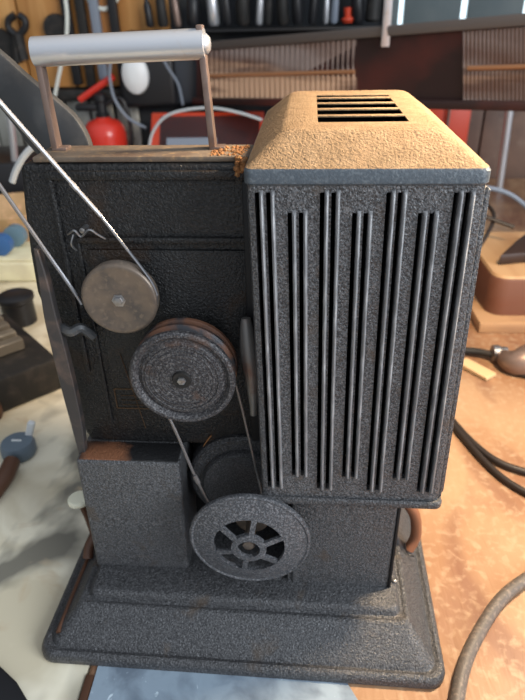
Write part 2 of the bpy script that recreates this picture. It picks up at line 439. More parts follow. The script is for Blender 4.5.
# bits near the upper pulley
b = MB(); yy = 30.2
b.tube([at(66, 236, yy), at(73, 232, yy-.3), at(80, 238, yy-.2), at(88, 231, yy-.4), at(97, 236, yy-.2), at(104, 240, yy)], .07, n=6)
b.tube([at(72, 236, yy-.2), at(70, 246, yy-.3), at(75, 252, yy)], .06, n=6)
b.lathe(at(82, 231, yy-.1), [(.08, -.25), (.16, -.2), (.16, .5)], 'Y', 10)
obj('wire_clip', b, M['steel'], proj)
b = MB(); b.tube([at(60, 330, 29.9), at(70, 334, 29.6), at(80, 330, 29.8), at(92, 338, 30.2)], .3, n=8)
obj('bracket_arm', b, M['arm'], proj)

# long side lever at the left
b = MB()
L = [at(x, y, 29.4) for x, y in ((31, 250), (36, 280), (42, 320), (49, 350), (59, 390), (70, 430), (80, 468))]
Rr = [at(x, y, 29.4) for x, y in ((85, 468), (81, 430), (74, 395), (63, 350), (54, 318), (46, 285), (36, 252))]
b.prism(spline(L, 4)+spline(Rr, 4), (0, .6, 0), .06, 1)
obj('side_lever', b, M['sidebar'], proj)
# gap lever between body and lamp house
b = MB(); b.tube([at(246, 318, 29.6), at(249, 350, 29.2), at(253, 380, 29.0), at(254, 414, 29.0)], lambda t: .22+.30*math.sin(PI*min(1, t*1.05+.05)), n=12)
obj('release_lever', b, M['levergrey'], proj)
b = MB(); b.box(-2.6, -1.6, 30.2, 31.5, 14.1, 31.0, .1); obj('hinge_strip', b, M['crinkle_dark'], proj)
b = MB(); b.tube([at(207, 458, 30.8), at(203, 448, 30.6), at(211, 436, 30.5)], .045, n=6); obj('copper_lead', b, M['rust'], proj)

# carrying handle
hy = 32.6
gl, gr = Vector((-12.9, hy, 36.92)), Vector((-4.72, hy, 37.12))
hd = obj('carrying_handle', (lambda q: (q.tube([gl+Vector((-.05, 0, 0)), gl+Vector((.15, 0, 0)), gl.lerp(gr, .5), gr+Vector((-.1, 0, 0)), gr+Vector((.15, 0, 0))], lambda t: .70-.22*abs(2*t-1)**14, n=32, smooth=8), q)[1])(MB()), M['alu'], proj)
hd['label'] = 'pale aluminium carrying handle grip'
for (top, bot) in ((gl+Vector((-.12, 0, .62)), Vector((-12.95, hy, 31.95))), (gr+Vector((.05, 0, .85)), Vector((-4.35, hy, 31.95)))):
    b = MB(); w = .42
    b.prism([top+Vector((-.12, -w*.7, 0)), top+Vector((-.12, w*.7, 0)), bot+Vector((-.12, w, 0)), bot+Vector((-.12, -w, 0))], (.34, 0, 0), .06, 2)
    b.box(bot.x-.1, bot.x+.7, hy-w, hy+w, 32.1, 32.3, .05)
    obj('handle_bracket', b, M['strap'], hd)
b = MB(); b.lathe(gr+Vector((.3, 0, 0)), [(.5, 0), (.46, .12), (.3, .26), (.1, .3)], 'X', 24); obj('end_cap', b, M['alu'], hd)
b = MB(); b.lathe(gl+Vector((-.25, 0, .45)), [(.16, -.1), (.2, 0), (.2, .15)], 'X', 16); obj('end_screw', b, M['strap'], hd)

# reel arm at upper left, behind the body
b = MB(); ya = 34.6
tp = [at(x, y, ya) for x, y in ((-20, 42), (0, 58), (20, 76), (40, 92), (60, 108), (73, 121), (83, 138), (88, 156), (89, 180))]
bt = [at(x, y, ya) for x, y in ((60, 185), (44, 168), (25, 148), (10, 128), (-20, 92))]
b.prism(spline(tp, 4)+spline(bt, 4), (0, .7, 0), .12, 2)
obj('reel_arm', b, M['arm'], proj)

# adjusting knob low on the left
b = MB(); kc = at(77, 503, 31.5)
b.lathe(kc, [(.3, -.25), (.72, -.22), (.82, -.1), (.82, .12), (.7, .24), (.3, .28)], (Vector((1, 0, 0)), Vector((0, 1, 0)), Vector((0, 0, 1))), 32)
kn = obj('levelling_knob', b, M['cream'], proj); kn['label'] = 'cream round knob'
b = MB(); b.tube([kc+Vector((.1, 0, -.2)), kc+Vector((.3, .2, -2.2)), kc+Vector((.45, .2, -4.6)), Vector((kc.x+.5, kc.y-.2, 2.0))], .28, n=10)
b.tube([Vector((kc.x+.7, 31.6, 3.2)), Vector((kc.x+.25, 31.0, 2.6)), Vector((kc.x+.2, 30.3, 1.9))], .4, n=10)
obj('knob_stem', b, M['castbrown'], kn)
# brown sleeve of the mains lead beside the right panel
b = MB(); b.tube([at(404, 498, 33), at(413, 512, 33), at(414, 532, 33), at(407, 546, 32.6)], .42, n=14)
sl = obj('cord_sleeve', b, M['tan_rubber'], proj); sl['label'] = 'reddish-brown bent rubber sleeve'
b = MB(); b.tube([at(403, 540, 32.2), at(406, 550, 32), at(413, 553, 31.8)], .06, n=6); obj('cord_clip', b, M['black'], proj)

# ---------------- lamp house
def lean(c): return Vector((c.x + (31.7-c.z)*.018, c.y, c.z))
lx0, lx1 = -2.05, 8.72
b = MB()
b.ring_loft([rrect(lx0, lx1, 27.52, 43.4, .3, z) for z in (12.5, 14, 18, 22, 26, 30, 31.75)])
PAIRS = [(-1.36+1.495*k, k % 2 == 0) for k in range(7)]
SL = []                                   # slots: x0, x1, z0, z1
for xp, long in PAIRS:
    for q in (0, .52): SL.append((xp+q-.31, xp+q-.10, 13.25 if long else 14.25, 31.35 if long else 30.4))
xe = lx0
def strip(x0, x1, z0, z1, bev=0):
    b.box(x0, x1, 27.0, 27.56, z0, z1, bev)
for x0, x1, z0, z1 in SL + [(lx1, lx1, 12.5, 31.75)]:
    zz = [12.2+(31.75-12.2)*i/12 for i in range(13)]
    left_round = xe == lx0; right_round = x1 == lx1
    if left_round or right_round:
        b.ring_loft([[Vector((xe, 27.56, z)), Vector((x0, 27.56, z)), Vector((x0, 27.30 if right_round else 27.0, z)), Vector((x0-(.09 if right_round else 0), 27.09 if right_round else 27.0, z)), Vector((x0-(.3 if right_round else .01), 27.0, z)),
                      Vector((xe+(.3 if left_round else 0), 27.0, z)), Vector((xe+(.09 if left_round else 0), 27.09 if left_round else 27.0, z)), Vector((xe, 27.30 if left_round else 27.0, z))] for z in (12.5, 31.75)])
    else: strip(xe, x0, 12.5, 31.75)
    if x1 > x0: strip(x0, x1, 12.5, z0); strip(x0, x1, z1, 31.75)
    xe = x1
lamp = obj('lamp_house', b, M['crinkle_lh'], proj, xf=lean)
# stepped side edge
b = MB(); b.box(8.68, 8.90, 27.3, 43, 12.6, 31.5, .06); b.box(8.86, 9.10, 27.7, 43, 12.6, 31.3, .06)
obj('side_seam', b, M['crinkle_lh'], lamp, xf=lean)
b = MB()
rings = [rrect(lx0-.02, lx1+.14, 26.82, 43.5, .4, 12.02), rrect(lx0-.02, lx1+.2, 26.76, 43.5, .45, 12.12), rrect(lx0-.02, lx1+.2, 26.76, 43.5, .45, 12.42), rrect(lx0, lx1+.1, 26.86, 43.4, .4, 12.55)]
b.ring_loft(rings)
obj('bottom_trim', b, M['crinkle_base'], lamp, xf=lean)
b = MB(); b.box(lx0+.4, lx1-.4, 27.47, 27.515, 12.8, 31.6)
obj('vent_backing', b, M['void'], lamp, xf=lean)  # black sheet painting the shade behind the slots
# raised lips beside the slots: pairs, alternating long and short
def rib(xc, z0, z1):
    b = MB(); hw, h = .10, .27
    n = 8; rings = []
    for (z, s) in ((z0-.1, .05), (z0-.05, .5), (z0+.1, 1), (z1-.1, 1), (z1+.05, .5), (z1+.1, .05)):
        pr = [Vector((xc-hw, 27.1, z))]
        for i in range(n+1):
            a = PI - PI*i/n
            pr.append(Vector((xc+hw*math.cos(a), 27.0-h*s*(.3+.7*math.sin(a)), z)))
        pr.append(Vector((xc+hw, 27.1, z)))
        rings.append(pr)
    b.ring_loft(rings)
    return obj('rib', b, M['rib'], lamp, xf=lean)
for x0, x1, z0, z1 in SL: rib(x1+.1, z0, z1)

# lid: rim band + sloped tan crown + slots
b = MB()
b.ring_loft([rrect(lx0-.02, lx1+.02, 26.95, 43.5, .4, 31.68), rrect(lx0-.1, lx1+.1, 26.86, 43.6, .45, 31.78), rrect(lx0-.1, lx1+.1, 26.86, 43.6, .45, 32.3), rrect(lx0-.02, lx1+.02, 26.94, 43.5, .45, 32.42)], cap1=False, cap0=False)
lid = obj('lid', b, M['bluegrey'], lamp)
b = MB()
sx0, sx1 = 1.2, 5.55
# crown outer: rim -> slope -> top ring; then inner rectangular opening
ro = [rrect(lx0-.02, lx1+.02, 26.94, 43.5, .45, 32.42), rrect(lx0+.12, lx1-.12, 27.08, 43.35, .5, 32.52), rrect(-.55, 7.0, 28.5, 42.0, .7, 33.68), rrect(-.3, 6.75, 28.8, 41.7, .7, 33.8)]
vr = [[b.b.verts.new(p) for p in r] for r in ro]
for a_, c_ in zip(vr[:-1], vr[1:]):
    for i in range(len(a_)):
        j = (i+1) % len(a_); b.b.faces.new((a_[i], a_[j], c_[j], c_[i]))
sy0, sy1 = 30.4, 39.75
def inner(z): return [Vector((sx1, sy1, z)), Vector((sx0, sy1, z)), Vector((sx0, sy0, z)), Vector((sx1, sy0, z))]
iv = [b.b.verts.new(p) for p in inner(33.8)]; iw = [b.b.verts.new(p) for p in inner(33.74)]
top = vr[-1]; K = 7
for q in range(4):
    seg_ = top[q*K:(q+1)*K]
    for i in range(K-1): b.b.faces.new((seg_[i], seg_[i+1], iv[q]))
    b.b.faces.new((seg_[-1], top[((q+1)*K) % len(top)], iv[(q+1) % 4], iv[q]))
    b.b.faces.new((iv[q], iv[(q+1) % 4], iw[(q+1) % 4], iw[q]))
# louvre bars
for k in range(4):
    y = 31.0 + 2.07*k
    b.box(sx0-.02, sx1+.02, y+1.0, y+1.5, 33.74, 33.82, .03)
b.box(sx0-.02, sx1+.02, sy1-.2, sy1+.1, 33.74, 33.82, .03)
cr = obj('crown', b, M['dusty'], lid); cr['label'] = 'tan dust-covered sloping crown with five slots'
b = MB(); b.box(sx0-.3, sx1+.3, sy0-.3, sy1+.3, 31.9, 32.0)
for q4 in ((sx0-.3, sx0-.02, sy0-.3, sy1+.3), (sx1+.02, sx1+.3, sy0-.3, sy1+.3), (sx0-.02, sx1+.02, sy1+.02, sy1+.3), (sx0-.02, sx1+.02, sy0-.3, sy0-.02)): b.box(*q4, 32.0, 33.72)
obj('vent_liner', b, M['void'], lid)  # black box painting the shade under the crown slots

proj.rotation_euler.z = math.radians(-1.5)

# ================================================================== SETTING
b = MB(); b.box(-13.7, 130, -30, 149, -4, 0, .35, 3)
b2 = MB(); b2.box(-13.72, -13.15, -30, 22.6, -.3, .08, .07)
bench = thing('wooden_bench', 'x', 'bench', (0, 0, 0)); obj('bench_top', b, M['bench'], bench); obj('edge_band', b2, M['castbrown'], bench)
tag(bench, 'orange-brown wooden bench top under and to the right of the projector', 'bench')
b = MB(); b.box(-150, -13.75, -30, 149, -3.4, -.03, .2, 2)
pale = obj('pale_bench_sheet', b, M['sheet']); tag(pale, 'pale scuffed cream sheet covering the bench to the left of the projector', 'bench')
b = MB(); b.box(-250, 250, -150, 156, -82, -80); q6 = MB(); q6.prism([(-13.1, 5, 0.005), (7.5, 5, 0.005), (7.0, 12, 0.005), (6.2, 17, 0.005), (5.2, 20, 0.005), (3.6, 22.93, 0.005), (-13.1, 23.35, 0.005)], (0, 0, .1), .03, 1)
tag(obj('blue_mat', q6, M['mat']), 'blue-grey glossy sheet on the bench in front of the projector base', 'mat')  # added sheet, paints the bluish shade on the bench
struct(obj('floor', b, M['walldark'], smooth=False))
b = MB(); b.box(-200, 200, 152, 156, -80, 110); struct(obj('wall_back', b, M['walldark'], smooth=False))
for nm, xs in (('bench_leg', (-140, 120)),):
    pass

WY = 151.8
def wallrect(x0, x1, y0, y1, th, z=None):
    """box on the wall, front face at WY-th, from photo extents"""
    a = at(x0, y1, WY-th); c2 = at(x1, y0, WY-th)
    q = MB(); q.box(a.x, c2.x, WY-th, WY, a.z, c2.z, min(.3, th*.3)); return q

# orange planks
pb = thing('plank_panel', 'orange-brown wooden plank panel on the wall at top left', 'wall panel', (-70, WY, 20))
xs = [-100, -74, -62, -51, -40, -27.5]
for a, c2 in zip(xs[:-1], xs[1:]):
    b = MB(); b.box(a+.2, c2-.2, WY-1.5, WY, 22, 60, .3); obj('plank', b, M['plank'], pb)
b = MB(); b.box(-110, -21, WY-3.2, WY-.05, 19.2, 21.6, .3)
tag(obj('wall_rail', b, M['blackrough']), 'long black rail along the lower edge of the orange planks', 'rail')
# zinc sheets below
zs = thing('galvanised_sheet', 'dull grey galvanised sheet on the wall behind the fire extinguisher', 'wall sheet', (-60, WY, -10))
b = MB()
for k in range(13):
    x = -115 + k*6; b.box(x+.3, x+5.7, WY-.8-(k % 2)*.5, WY, -20, 19, .3)
obj('sheet', b, M['zinc'], zs)
# right side boards with daylight gaps
gb = thing('grey_boarding', 'blue-grey wall boarding with bright gaps at top right', 'wall boarding', (45, WY, 30))
edges = [(383, 396), (402, 457), (464, 518), (526, 600)]
for x0, x1 in edges:
    a = at(x0, 40, WY-1.5); c2 = at(x1, 40, WY-1.5); b = MB(); b.box(a.x, c2.x, WY-1.6, WY, 24, 60, .2); obj('board', b, M['wallgrey'], gb)
for x0, x1 in ((396, 402), (457, 464), (518, 526)):
    a = at(x0, 40, WY-1); c2 = at(x1, 40, WY-1); b = MB(); b.box(a.x+.2, c2.x-.2, WY-.6, WY, 24, 60); d = obj('daylight_gap', b, M['daylight'], gb)
# brown boards at right under fixture
bb_ = thing('brown_boarding', 'brown wall boarding low at the right behind the silver post', 'wall boarding', (60, WY, 0))
for x0, x1 in ((400, 480), (481, 505), (506, 545), (546, 640)):
    a = at(x0, 140, WY-1.5); c2 = at(x1, 140, WY-1.5); b = MB(); b.box(a.x+.1, c2.x-.1, WY-1.5, WY, -10, 22, .2); obj('board', b, M['wallbrown'], bb_)
a_ = at(418, 200, 144); c_ = at(474, 95, 144); b = MB(); b.box(a_.x, c_.x, 144, 148.8, .02, c_.z, .3)
rc = obj('red_cabinet', b, M['redbox'], origin=at(446, 180, WY-3)); tag(rc, 'plain orange-red cabinet side behind the right edge of the projector crown', 'cabinet')
p = at(451, 98, 143); p2 = Vector((p.x, 143, 0)); b = MB(); b.tube([p, p2], .35, n=8, smooth=0); tag(obj('cabinet_pipe', b, M['strap']), 'thin tan pipe running down in front of the red cabinet', 'pipe')
# silver post
b = MB(); b.tube([at(511, 100, 140), Vector((at(500, 182, 140).x, 140, 0.0))], .85, n=14, smooth=0)
tag(obj('steel_post', b, M['alu']), 'slanting silver post standing at the right behind the wood block', 'post')

# hanging ribbed fixture
fx = thing('hanging_strip_heater', 'long dark brown hanging strip heater with two ribbed reflector panels across the top right', 'heater', at(360, 70, 122))
PL, PR = (196, 150.0-6), (545, 101.0)
def fdepth(px):   # distance along the fixture line, interpolated in 1/Y so the fixture stays straight
    t = (px-PL[0])/(PR[0]-PL[0]); return 1/((1-t)/PL[1]+t/PR[1])
def fp(px, v):    # v 0 top .. 1 bottom
    t = (px-PL[0])/(PR[0]-PL[0])
    return at(px, (44+t*(13-44))*(1-v)+(101+t*(107-101))*v, fdepth(px))
dirn = (fp(545, .5)-fp(196, .5)).normalized(); back = Vector((-dirn.y, dirn.x, 0)).normalized()
if back.y < 0: back = -back
b = MB(); b.prism([fp(196, .05), fp(545, .05), fp(545, .97), fp(196, .97)], back*5, .2, 1)
obj('body', b, M['fixture'], fx)
b = MB(); b.prism([fp(196, -.02)-back*1.2, fp(545, -.02)-back*1.2, fp(545, .12)-back*1.2, fp(196, .12)-back*1.2], back*6.8, .25, 2)
obj('top_rail', b, M['fixture_rail'], fx)
b = MB(); b.prism([fp(196, .93)-back*1.4, fp(545, .93)-back*1.4, fp(545, 1.04)-back*1.4, fp(196, 1.04)-back*1.4], back*7, .25, 2)
obj('bottom_lip', b, M['fixture'], fx)
for x0, x1, npl in ((206, 358, 30), (464, 545, 20)):
    b = MB(); dx = (x1-x0)/npl
    for k in range(npl):
        a = fp(x0+k*dx, .13)-back*.5; c2 = fp(x0+(k+.8)*dx, .13)-back*.5; d = fp(x0+(k+.8)*dx, .93)-back*.5; e = fp(x0+k*dx, .93)-back*.5
        mid = (a+c2)/2-back*.35; mid2 = (d+e)/2-back*.35
        b.ring_loft([[a, mid, c2], [e, mid2, d]])
    b.prism([fp(x0, .13)-back*.55, fp(x1, .13)-back*.55, fp(x1, .93)-back*.55, fp(x0, .93)-back*.55], back*.4)
    pn = obj('ribbed_panel', b, M['ribpanel'], fx)
    b = MB(); b.tube([fp(x0+6, .56)-back*.8, fp(x1-1, .56)-back*.8], .38, n=10, smooth=0); obj('heating_tube', b, M['tube'], pn)
b = MB(); q0 = fp(389, .25)-back*1.5; b.box(q0.x-.7, q0.x+.7, q0.y-.4, q0.y+.2, q0.z, q0.z+35, .1); obj('hanging_strap', b, M['alu'], fx)

# black utensil shelf over dark wall: tangle of tools at top
b = wallrect(125, 412, 26, 33, 9)
tag(obj('black_wall_shelf', b, M['black']), 'thin black wall shelf above the strip heater, crowded with dark tools', 'shelf')
tl = [(150, .9, 'black', 12), (163, 1.2, 'blackrough', 16), (178, .8, 'strap', 14), (193, 1.4, 'black', 14), (214, 1.3, 'alu', 20), (228, 1.1, 'black', 18), (243, 1.5, 'blackrough', 20), (259, .8, 'alu', 20), (268, .8, 'blackrough', 20),
      (283, 1.3, 'blackrough', 20), (298, 1.2, 'black', 20), (312, .9, 'black', 20), (326, .6, 'alu', 18), (334, .8, 'greycable', 20), (348, 1.4, 'redbox', 3), (358, 1.4, 'black', 18), (372, 1.6, 'blackrough', 20)]
zt = at(250, 26, WY-5).z
for px, r, mm, h in tl:
    q = at(px, 20, WY-5); b = MB()
    tl_ = random.uniform(-.10, .10); b.lathe((q.x, WY-5, zt+.15), [(r*.7, 0), (r, .6), (r*.9, h*.35), (r*.5, h*.42), (r*.6, h*.95), (r*.3, h)], (Vector((math.cos(tl_), 0, -math.sin(tl_))), Vector((0, 1, 0)), Vector((math.sin(tl_), 0, math.cos(tl_)))), 14)
    nm = {'alu': 'silver', 'strap': 'brownish', 'steel': 'dull steel', 'greycable': 'grey-blue', 'wallbrown': 'brown', 'redbox': 'short red', 'black': 'black', 'blackrough': 'dark iron'}[mm]
    nb = {150: 'first tool at the left end of the black wall shelf', 163: 'second tool from the left end of the black wall shelf', 178: 'upright tool on the black wall shelf above the handle grip', 193: 'upright tool on the black wall shelf just left of the handle end',
          214: 'wide upright tool on the black shelf just right of the handle end', 228: 'upright tool beside the wide silver one', 243: 'upright tool midway between the two silver ones', 259: 'narrower upright tool on the black shelf, left of the crown',
          268: 'thin upright tool just right of the narrower silver one', 283: 'upright tool above the left corner of the crown', 298: 'upright tool above the slots of the crown, left side', 312: 'thin upright tool left of the silver pair on the shelf',
          326: 'left tool of the slim pair on the shelf', 334: 'right tool of the slim pair on the shelf', 348: 'bottle-like tool just right of the slim pair', 358: 'upright tool between the red one and the shelf end', 372: 'last upright tool at the right end of the shelf'}[px]
    tag(obj('hand_tool', b, M[mm]), nm+' '+nb, 'tool', 'tools standing on the black shelf')
# hanging dark strips at left of shelf
for i, (px, y1, mm) in enumerate(((78, 85, 'black'), (92, 88, 'blackrough'), (104, 80, 'greycable'), (119, 60, 'black'))):
    q = at(px, y1, WY-3); b = MB(); b.box(q.x-1.0, q.x+1.0, WY-3.4, WY-1.6, q.z, 58, .3)
    tag(obj('hanging_strip', b, M[mm]), ['black bar hanging on the orange planks, leftmost of four', 'dark iron bar hanging on the planks, longest of four', 'blue-grey bar hanging left of the white oval lamp', 'short black bar hanging directly above the black lamp'][i], 'bar', 'bars hanging on the planks')

# fire extinguisher
ex = thing('fire_extinguisher', 'small red fire extinguisher standing at the back of the bench, seen through the carrying handle', 'fire extinguisher', (-46.3, 145, -10))
e0 = at(103, 118, 145)
b = MB(); b.lathe((e0.x, 145, 0.0), [(4.6, 0), (4.9, .5), (4.9, e0.z-3.6), (4.6, e0.z-1.9), (3.6, e0.z-.7), (1.8, e0.z-.1), (1.4, e0.z+.4)], 'Z', 40); obj('cylinder', b, M['red'], ex)
b = MB(); b.lathe((e0.x, 145, e0.z), [(1.5, 0), (1.6, 1), (1.2, 1.2), (1.2, 3.5), (1.6, 3.8), (1.6, 5), (.8, 5.6)], 'Z', 20)
b.box(e0.x-6, e0.x-1, 144, 146, e0.z+1.6, e0.z+3.2, .5); obj('valve', b, M['black'], ex)
b = MB(); b.tube([(e0.x-4.8, 145, e0.z+4.0), (e0.x-1, 145, e0.z+6.2), (e0.x+3.8, 145, e0.z+8.8)], .75, n=8, smooth=3); obj('squeeze_lever', b, M['red'], ex)
b = MB(); b.tube([(e0.x+1, 145, e0.z+3), (e0.x+5, 145, e0.z+4), (e0.x+6.3, 145, e0.z-2), (e0.x+5.6, 145, e0.z-9)], .5, n=8); obj('discharge_hose', b, M['black'], ex)
b = MB(); b.box(e0.x-3.4, e0.x+3.4, 140.2, 140.6, e0.z-12, e0.z-5.6, .1); obj('paper_label', b, M['white'], ex)

# black lamp with white oval
lp = thing('wall_lamp', 'black wall lamp with a white oval bulb under the carrying handle grip', 'lamp', at(142, 85, 146))
a = at(122, 108, 146); c2 = at(172, 40, 146)
b = MB(); b.box(a.x, c2.x, 145.5, WY-.1, a.z, c2.z, 1.2, 3); obj('housing', b, M['black'], lp)
q = at(135, 75, 145)
b = MB(); b.lathe((q.x, 145.4, q.z), [(3.1, .3), (3.1, 0), (2.9, -.8), (2.0, -1.5), (.8, -1.8)], (Vector((1, 0, 0)), Vector((0, 0, 1.35)), Vector((0, 1, 0))), 32)
obj('bulb', b, M['white'], lp)
# clip-board like dark boxes right of lamp
b = wallrect(166, 206, 54, 104, 5); tag(obj('dark_case', b, mat('dark_slate_case', (.03, .035, .045), .5)), 'dark slate box on the wall just left of the right handle bracket', 'box')

# red open toolbox
a = at(146, 152, 132); c2 = at(262, 112, 132); a.z = 8
tb = thing('toolbox', 'orange-red open toolbox with a black louvred lid behind the handle opening', 'toolbox', (-30, 132, 0))
b = MB(); b.box(a.x, c2.x, 128, 142, 0, a.z+1, .4); obj('tray', b, M['redbox'], tb)
b = MB(); z1 = at(146, 113, 142).z
b.prism([(a.x, 134, a.z), (a.x, 141.5, z1), (a.x, 142.3, z1), (a.x, 142.3, a.z)], (c2.x-a.x, 0, 0), .15, 1); ld = obj('lid', b, M['redbox'], tb)
b = MB()
for k in range(34):
    x = a.x+2.2+k*(c2.x-a.x-3)/34
    b.prism([(x, 133.6, a.z+.3), (x, 140.7, z1-.6), (x, 141.1, z1-.6), (x, 134.0, a.z+.3)], ((c2.x-a.x-3)/34*.7, 0, 0))
obj('louvre_panel', b, M['black'], ld)
b = MB(); q = at(180, 144, 133); b.prism([(q.x-3, 133.1, q.z-1.2), (q.x-3, 134.3, q.z+1), (q.x+8, 134.3, q.z+1), (q.x+8, 133.1, q.z-1.2)], (0, -.3, .1)); obj('lid_sticker', b, M['greycable'], ld)

# cables
def cable(name, pts, r, m, label, cat='cable', n=8, depth=None):
    b = MB(); b.tube([at(x, y, d) for x, y, d in pts], r, n=n); return tag(obj(name, b, m), label, cat)
cable('white_cable', [(64, -10, 147), (67, 15, 147), (66, 40, 147), (60, 70, 147), (54, 100, 147), (48, 130, 147)], .45, M['whitecable'], 'white cable hanging straight down the orange planks behind the left end of the grip')
cable('curled_hose', [(86, -12, 149.7), (90, 2, 149.7), (102, 9, 149.7), (113, 5, 149.7), (121, -10, 149.7)], .5, M['whitecable'], 'pale curled hose loop at the top edge above the grip', 'hose')
cable('grey_cable', [(112, 50, 143), (110, 66, 143), (110, 80, 143), (115, 100, 143), (128, 118, 143), (146, 128, 143)], .35, M['greycable'], 'thin blue-grey cable curving from the lamp down behind the extinguisher valve')
cable('lamp_lead', [(158, 50, 145), (168, 68, 145.6), (178, 84, 146.2), (183, 105, 146.2)], .35, M['greycable'], 'thin grey lead hanging right of the white oval bulb')
cable('clear_hose', [(146, 190, 127), (149, 150, 127), (153, 132, 127), (165, 117, 127), (185, 110, 127), (212, 108, 127), (240, 113, 127), (262, 120, 127)], .3, M['clearhose'], 'clear hose arching over the red toolbox', 'hose')
for i, (px, mm, hh) in enumerate(((192, 'white', 4), (224, 'alu', 3))):
    q = at(px, 110, 139); b = MB(); b.lathe((q.x, 145, z1-4), [(1.4, 0), (1.5, .3), (1.5, hh+2), (1.0, hh+3), (.9, hh+4)], 'Z', 16)
# pliers and disc at far left
pl = thing('hanging_pliers', 'dark pliers hanging on the planks at the far left', 'pliers', at(17, 50, 148))
for s_, nm in ((-1, 'handle'), (1, 'handle')):
    b = MB(); b.tube([at(18+s_*1, 36, 148), at(17+s_*8, 28, 148), at(17+s_*8, 20, 148), at(17+s_*2, 15, 148)], .8, n=8); obj(nm, b, M['black'], pl)
b = MB(); b.tube([at(18, 34, 148), at(20, 44, 148), at(24, 60, 148)], 1.3, n=8); b.tube([at(17, 34, 148), at(17, 48, 148), at(18, 62, 148)], 1.1, n=8); obj('jaw', b, M['blackrough'], pl)
b = MB(); b.lathe(at(1, 50, 149.5), [(1, -.6), (4.2, -.6), (4.5, 0), (4.2, .75), (1, .78)], 'Y', 32); tag(obj('dark_disc', b, M['blackrough']), 'round dark disc hanging on the planks at the left edge', 'disc')
b = MB(); b.lathe(at(57, 29, 149), [(.8, -.6), (2.9, -.5), (3.1, 0), (2.9, .6)], 'Y', 24); tag(obj('wall_hook_disc', b, M['blackrough']), 'small grey disc on the planks right above the left end of the grip', 'disc')
# pale curved strip behind left of body, and pale streaks
cable('pale_strap', [(12, 182, 60), (16, 170, 60), (24, 156, 60), (34, 147, 60), (44, 152, 60), (50, 200, 60), (56, 300, 60), (60, 385, 60)], .35, M['clearhose'], 'pale curved strap standing just left of the projector reel arm', 'strap')
cable('silver_rod', [(9, 110, 120), (13, 140, 120), (17, 185, 120)], .7, M['alu'], 'slim silver rod leaning behind the reel arm at the left', 'rod')

# ------------- left side of the bench
# dark long machine
mz = thing('black_machine', 'black finned iron machine part lying across the pale sheet at left edge', 'machine part', (-38, 66, 0))
def gp(px, py, z=0): return atz(px, py, z)
A = gp(-50, 436, 0); B = gp(66, 388, 0); top_ = 7.0
u = (B-A).normalized(); w = Vector((-u.y, u.x, 0))
b = MB(); Lb = (B-A).length
b.prism([A, A+u*Lb, A+u*Lb+w*16, A+w*16], (0, 0, 4.2), .5, 2); obj('bed', b, M['blackrough'], mz)
b = MB()
for k in range(6):
    o_ = A+w*(4.6+k*1.9)+Vector((0, 0, 4.2)); b.prism([o_, o_+u*(Lb-2), o_+u*(Lb-2)+w*1.3, o_+w*1.3], (0, 0, 1.4+.25*k), .15, 1)
obj('fins', b, M['striped'], mz)
b = MB(); q = gp(15, 296, 4); b.lathe((q.x, q.y, 0), [(2.2, 0), (2.2, 3.2), (2.5, 3.5), (2.5, 4.1), (2.0, 4.4)], 'Z', 32); tag(obj('black_pot', b, M['black']), 'low round black pot behind the finned machine part', 'pot')
# blue grey cap with white tab
cp = thing('blue_grey_cap', 'round blue-grey cap with a white tab on the pale sheet at left', 'cap', gp(17, 450, 0))
b = MB(); q = gp(18, 446, 1.0); b.lathe((q.x, q.y, 0), [(1.5, 0), (1.7, .3), (1.7, 1.2), (1.5, 1.6), (.8, 1.65)], 'Z', 32); obj('cap', b, M['bluecap'], cp)
b = MB(); b.box(q.x-.5, q.x+.5, q.y-.08, q.y+.08, 1.6, 1.8, .03); obj('cap_mark', b, M['white'], cp)
b = MB(); q2 = gp(26, 424, 1.5); b.box(q.x+.5, q.x+1.2, q.y+.9, q.y+1.5, .1, 3.2, .12, rot=Matrix.Rotation(.35, 3, 'Y')); obj('tab', b, M['white'], cp)
b = MB(); b.tube([gp(-12, 500, .8), gp(4, 478, 1.0), gp(12, 462, 1.0)], .8, n=10); tag(obj('brown_rod', b, M['castbrown']), 'dark brown rod lying at the left edge in front of the cap', 'rod')
b = MB(); b.box(-44, -31.5, 49, 50.4, 0, 1.8, .4, rot=Matrix.Rotation(.2, 3, 'Z')); tag(obj('dark_bar', b, M['castbrown']), 'dark bar between the finned machine part and the blue-grey cap', 'bar')
# cream box behind
cb = thing('cream_box', 'pale cream box behind the black machine part at the left edge', 'box', (-52, 92, 0))
b = MB(); b.box(-75, -32.0, 87, 96, 0, 3.4, .5, 3); obj('carton', b, M['creambox'], cb)
b = MB(); b.box(-74.5, -32.4, 87.4, 95.6, 3.4, 3.9, .2); obj('carton_lid', b, M['creambox'], cb)
# tan bowl with blue things on top of the cream box
bw = thing('tan_bowl', 'tan bowl with coloured odds and ends behind the cream box at the left', 'bowl', (-48, 112, 0))
q = at(20, 245, 106)
b = MB(); b.lathe((q.x, 106, 0), [(5, 0), (6, .6), (8, 5), (8.6, 7), (8.2, 7.2), (7.6, 5), (5, 1.5)], 'Z', 40); obj('bowl_body', b, M['wicker'], bw)
for px, py, r, mm, nm, lb in ((10, 290, 1.7, 'blue', 'blue_reel', 'bright blue round reel at the left edge resting on the cream box'), (14, 290, 1.8, 'tealglass', 'teal_reel', 'grey-teal round reel behind the bright blue reel')):
    q = at(px, 270, 90); b = MB(); b.lathe((q.x, 89.5 if mm == 'blue' else 93.4, 3.9+r), [(r*.6, -1), (r, -.8), (r, .8), (r*.6, 1)], 'Y', 28); tag(obj(nm, b, M[mm]), lb, 'reel')
b = MB(); b.tube([(-66, 114.8, .9), (-58, 114.5, 4), at(5, 222, 114), at(20, 218, 114), at(36, 214, 114), (-34, 116, .9)], .8, n=8)
tag(obj('salmon_cable', b, M['pink']), 'salmon-pink cable arching behind the tan bowl at left', 'cable')
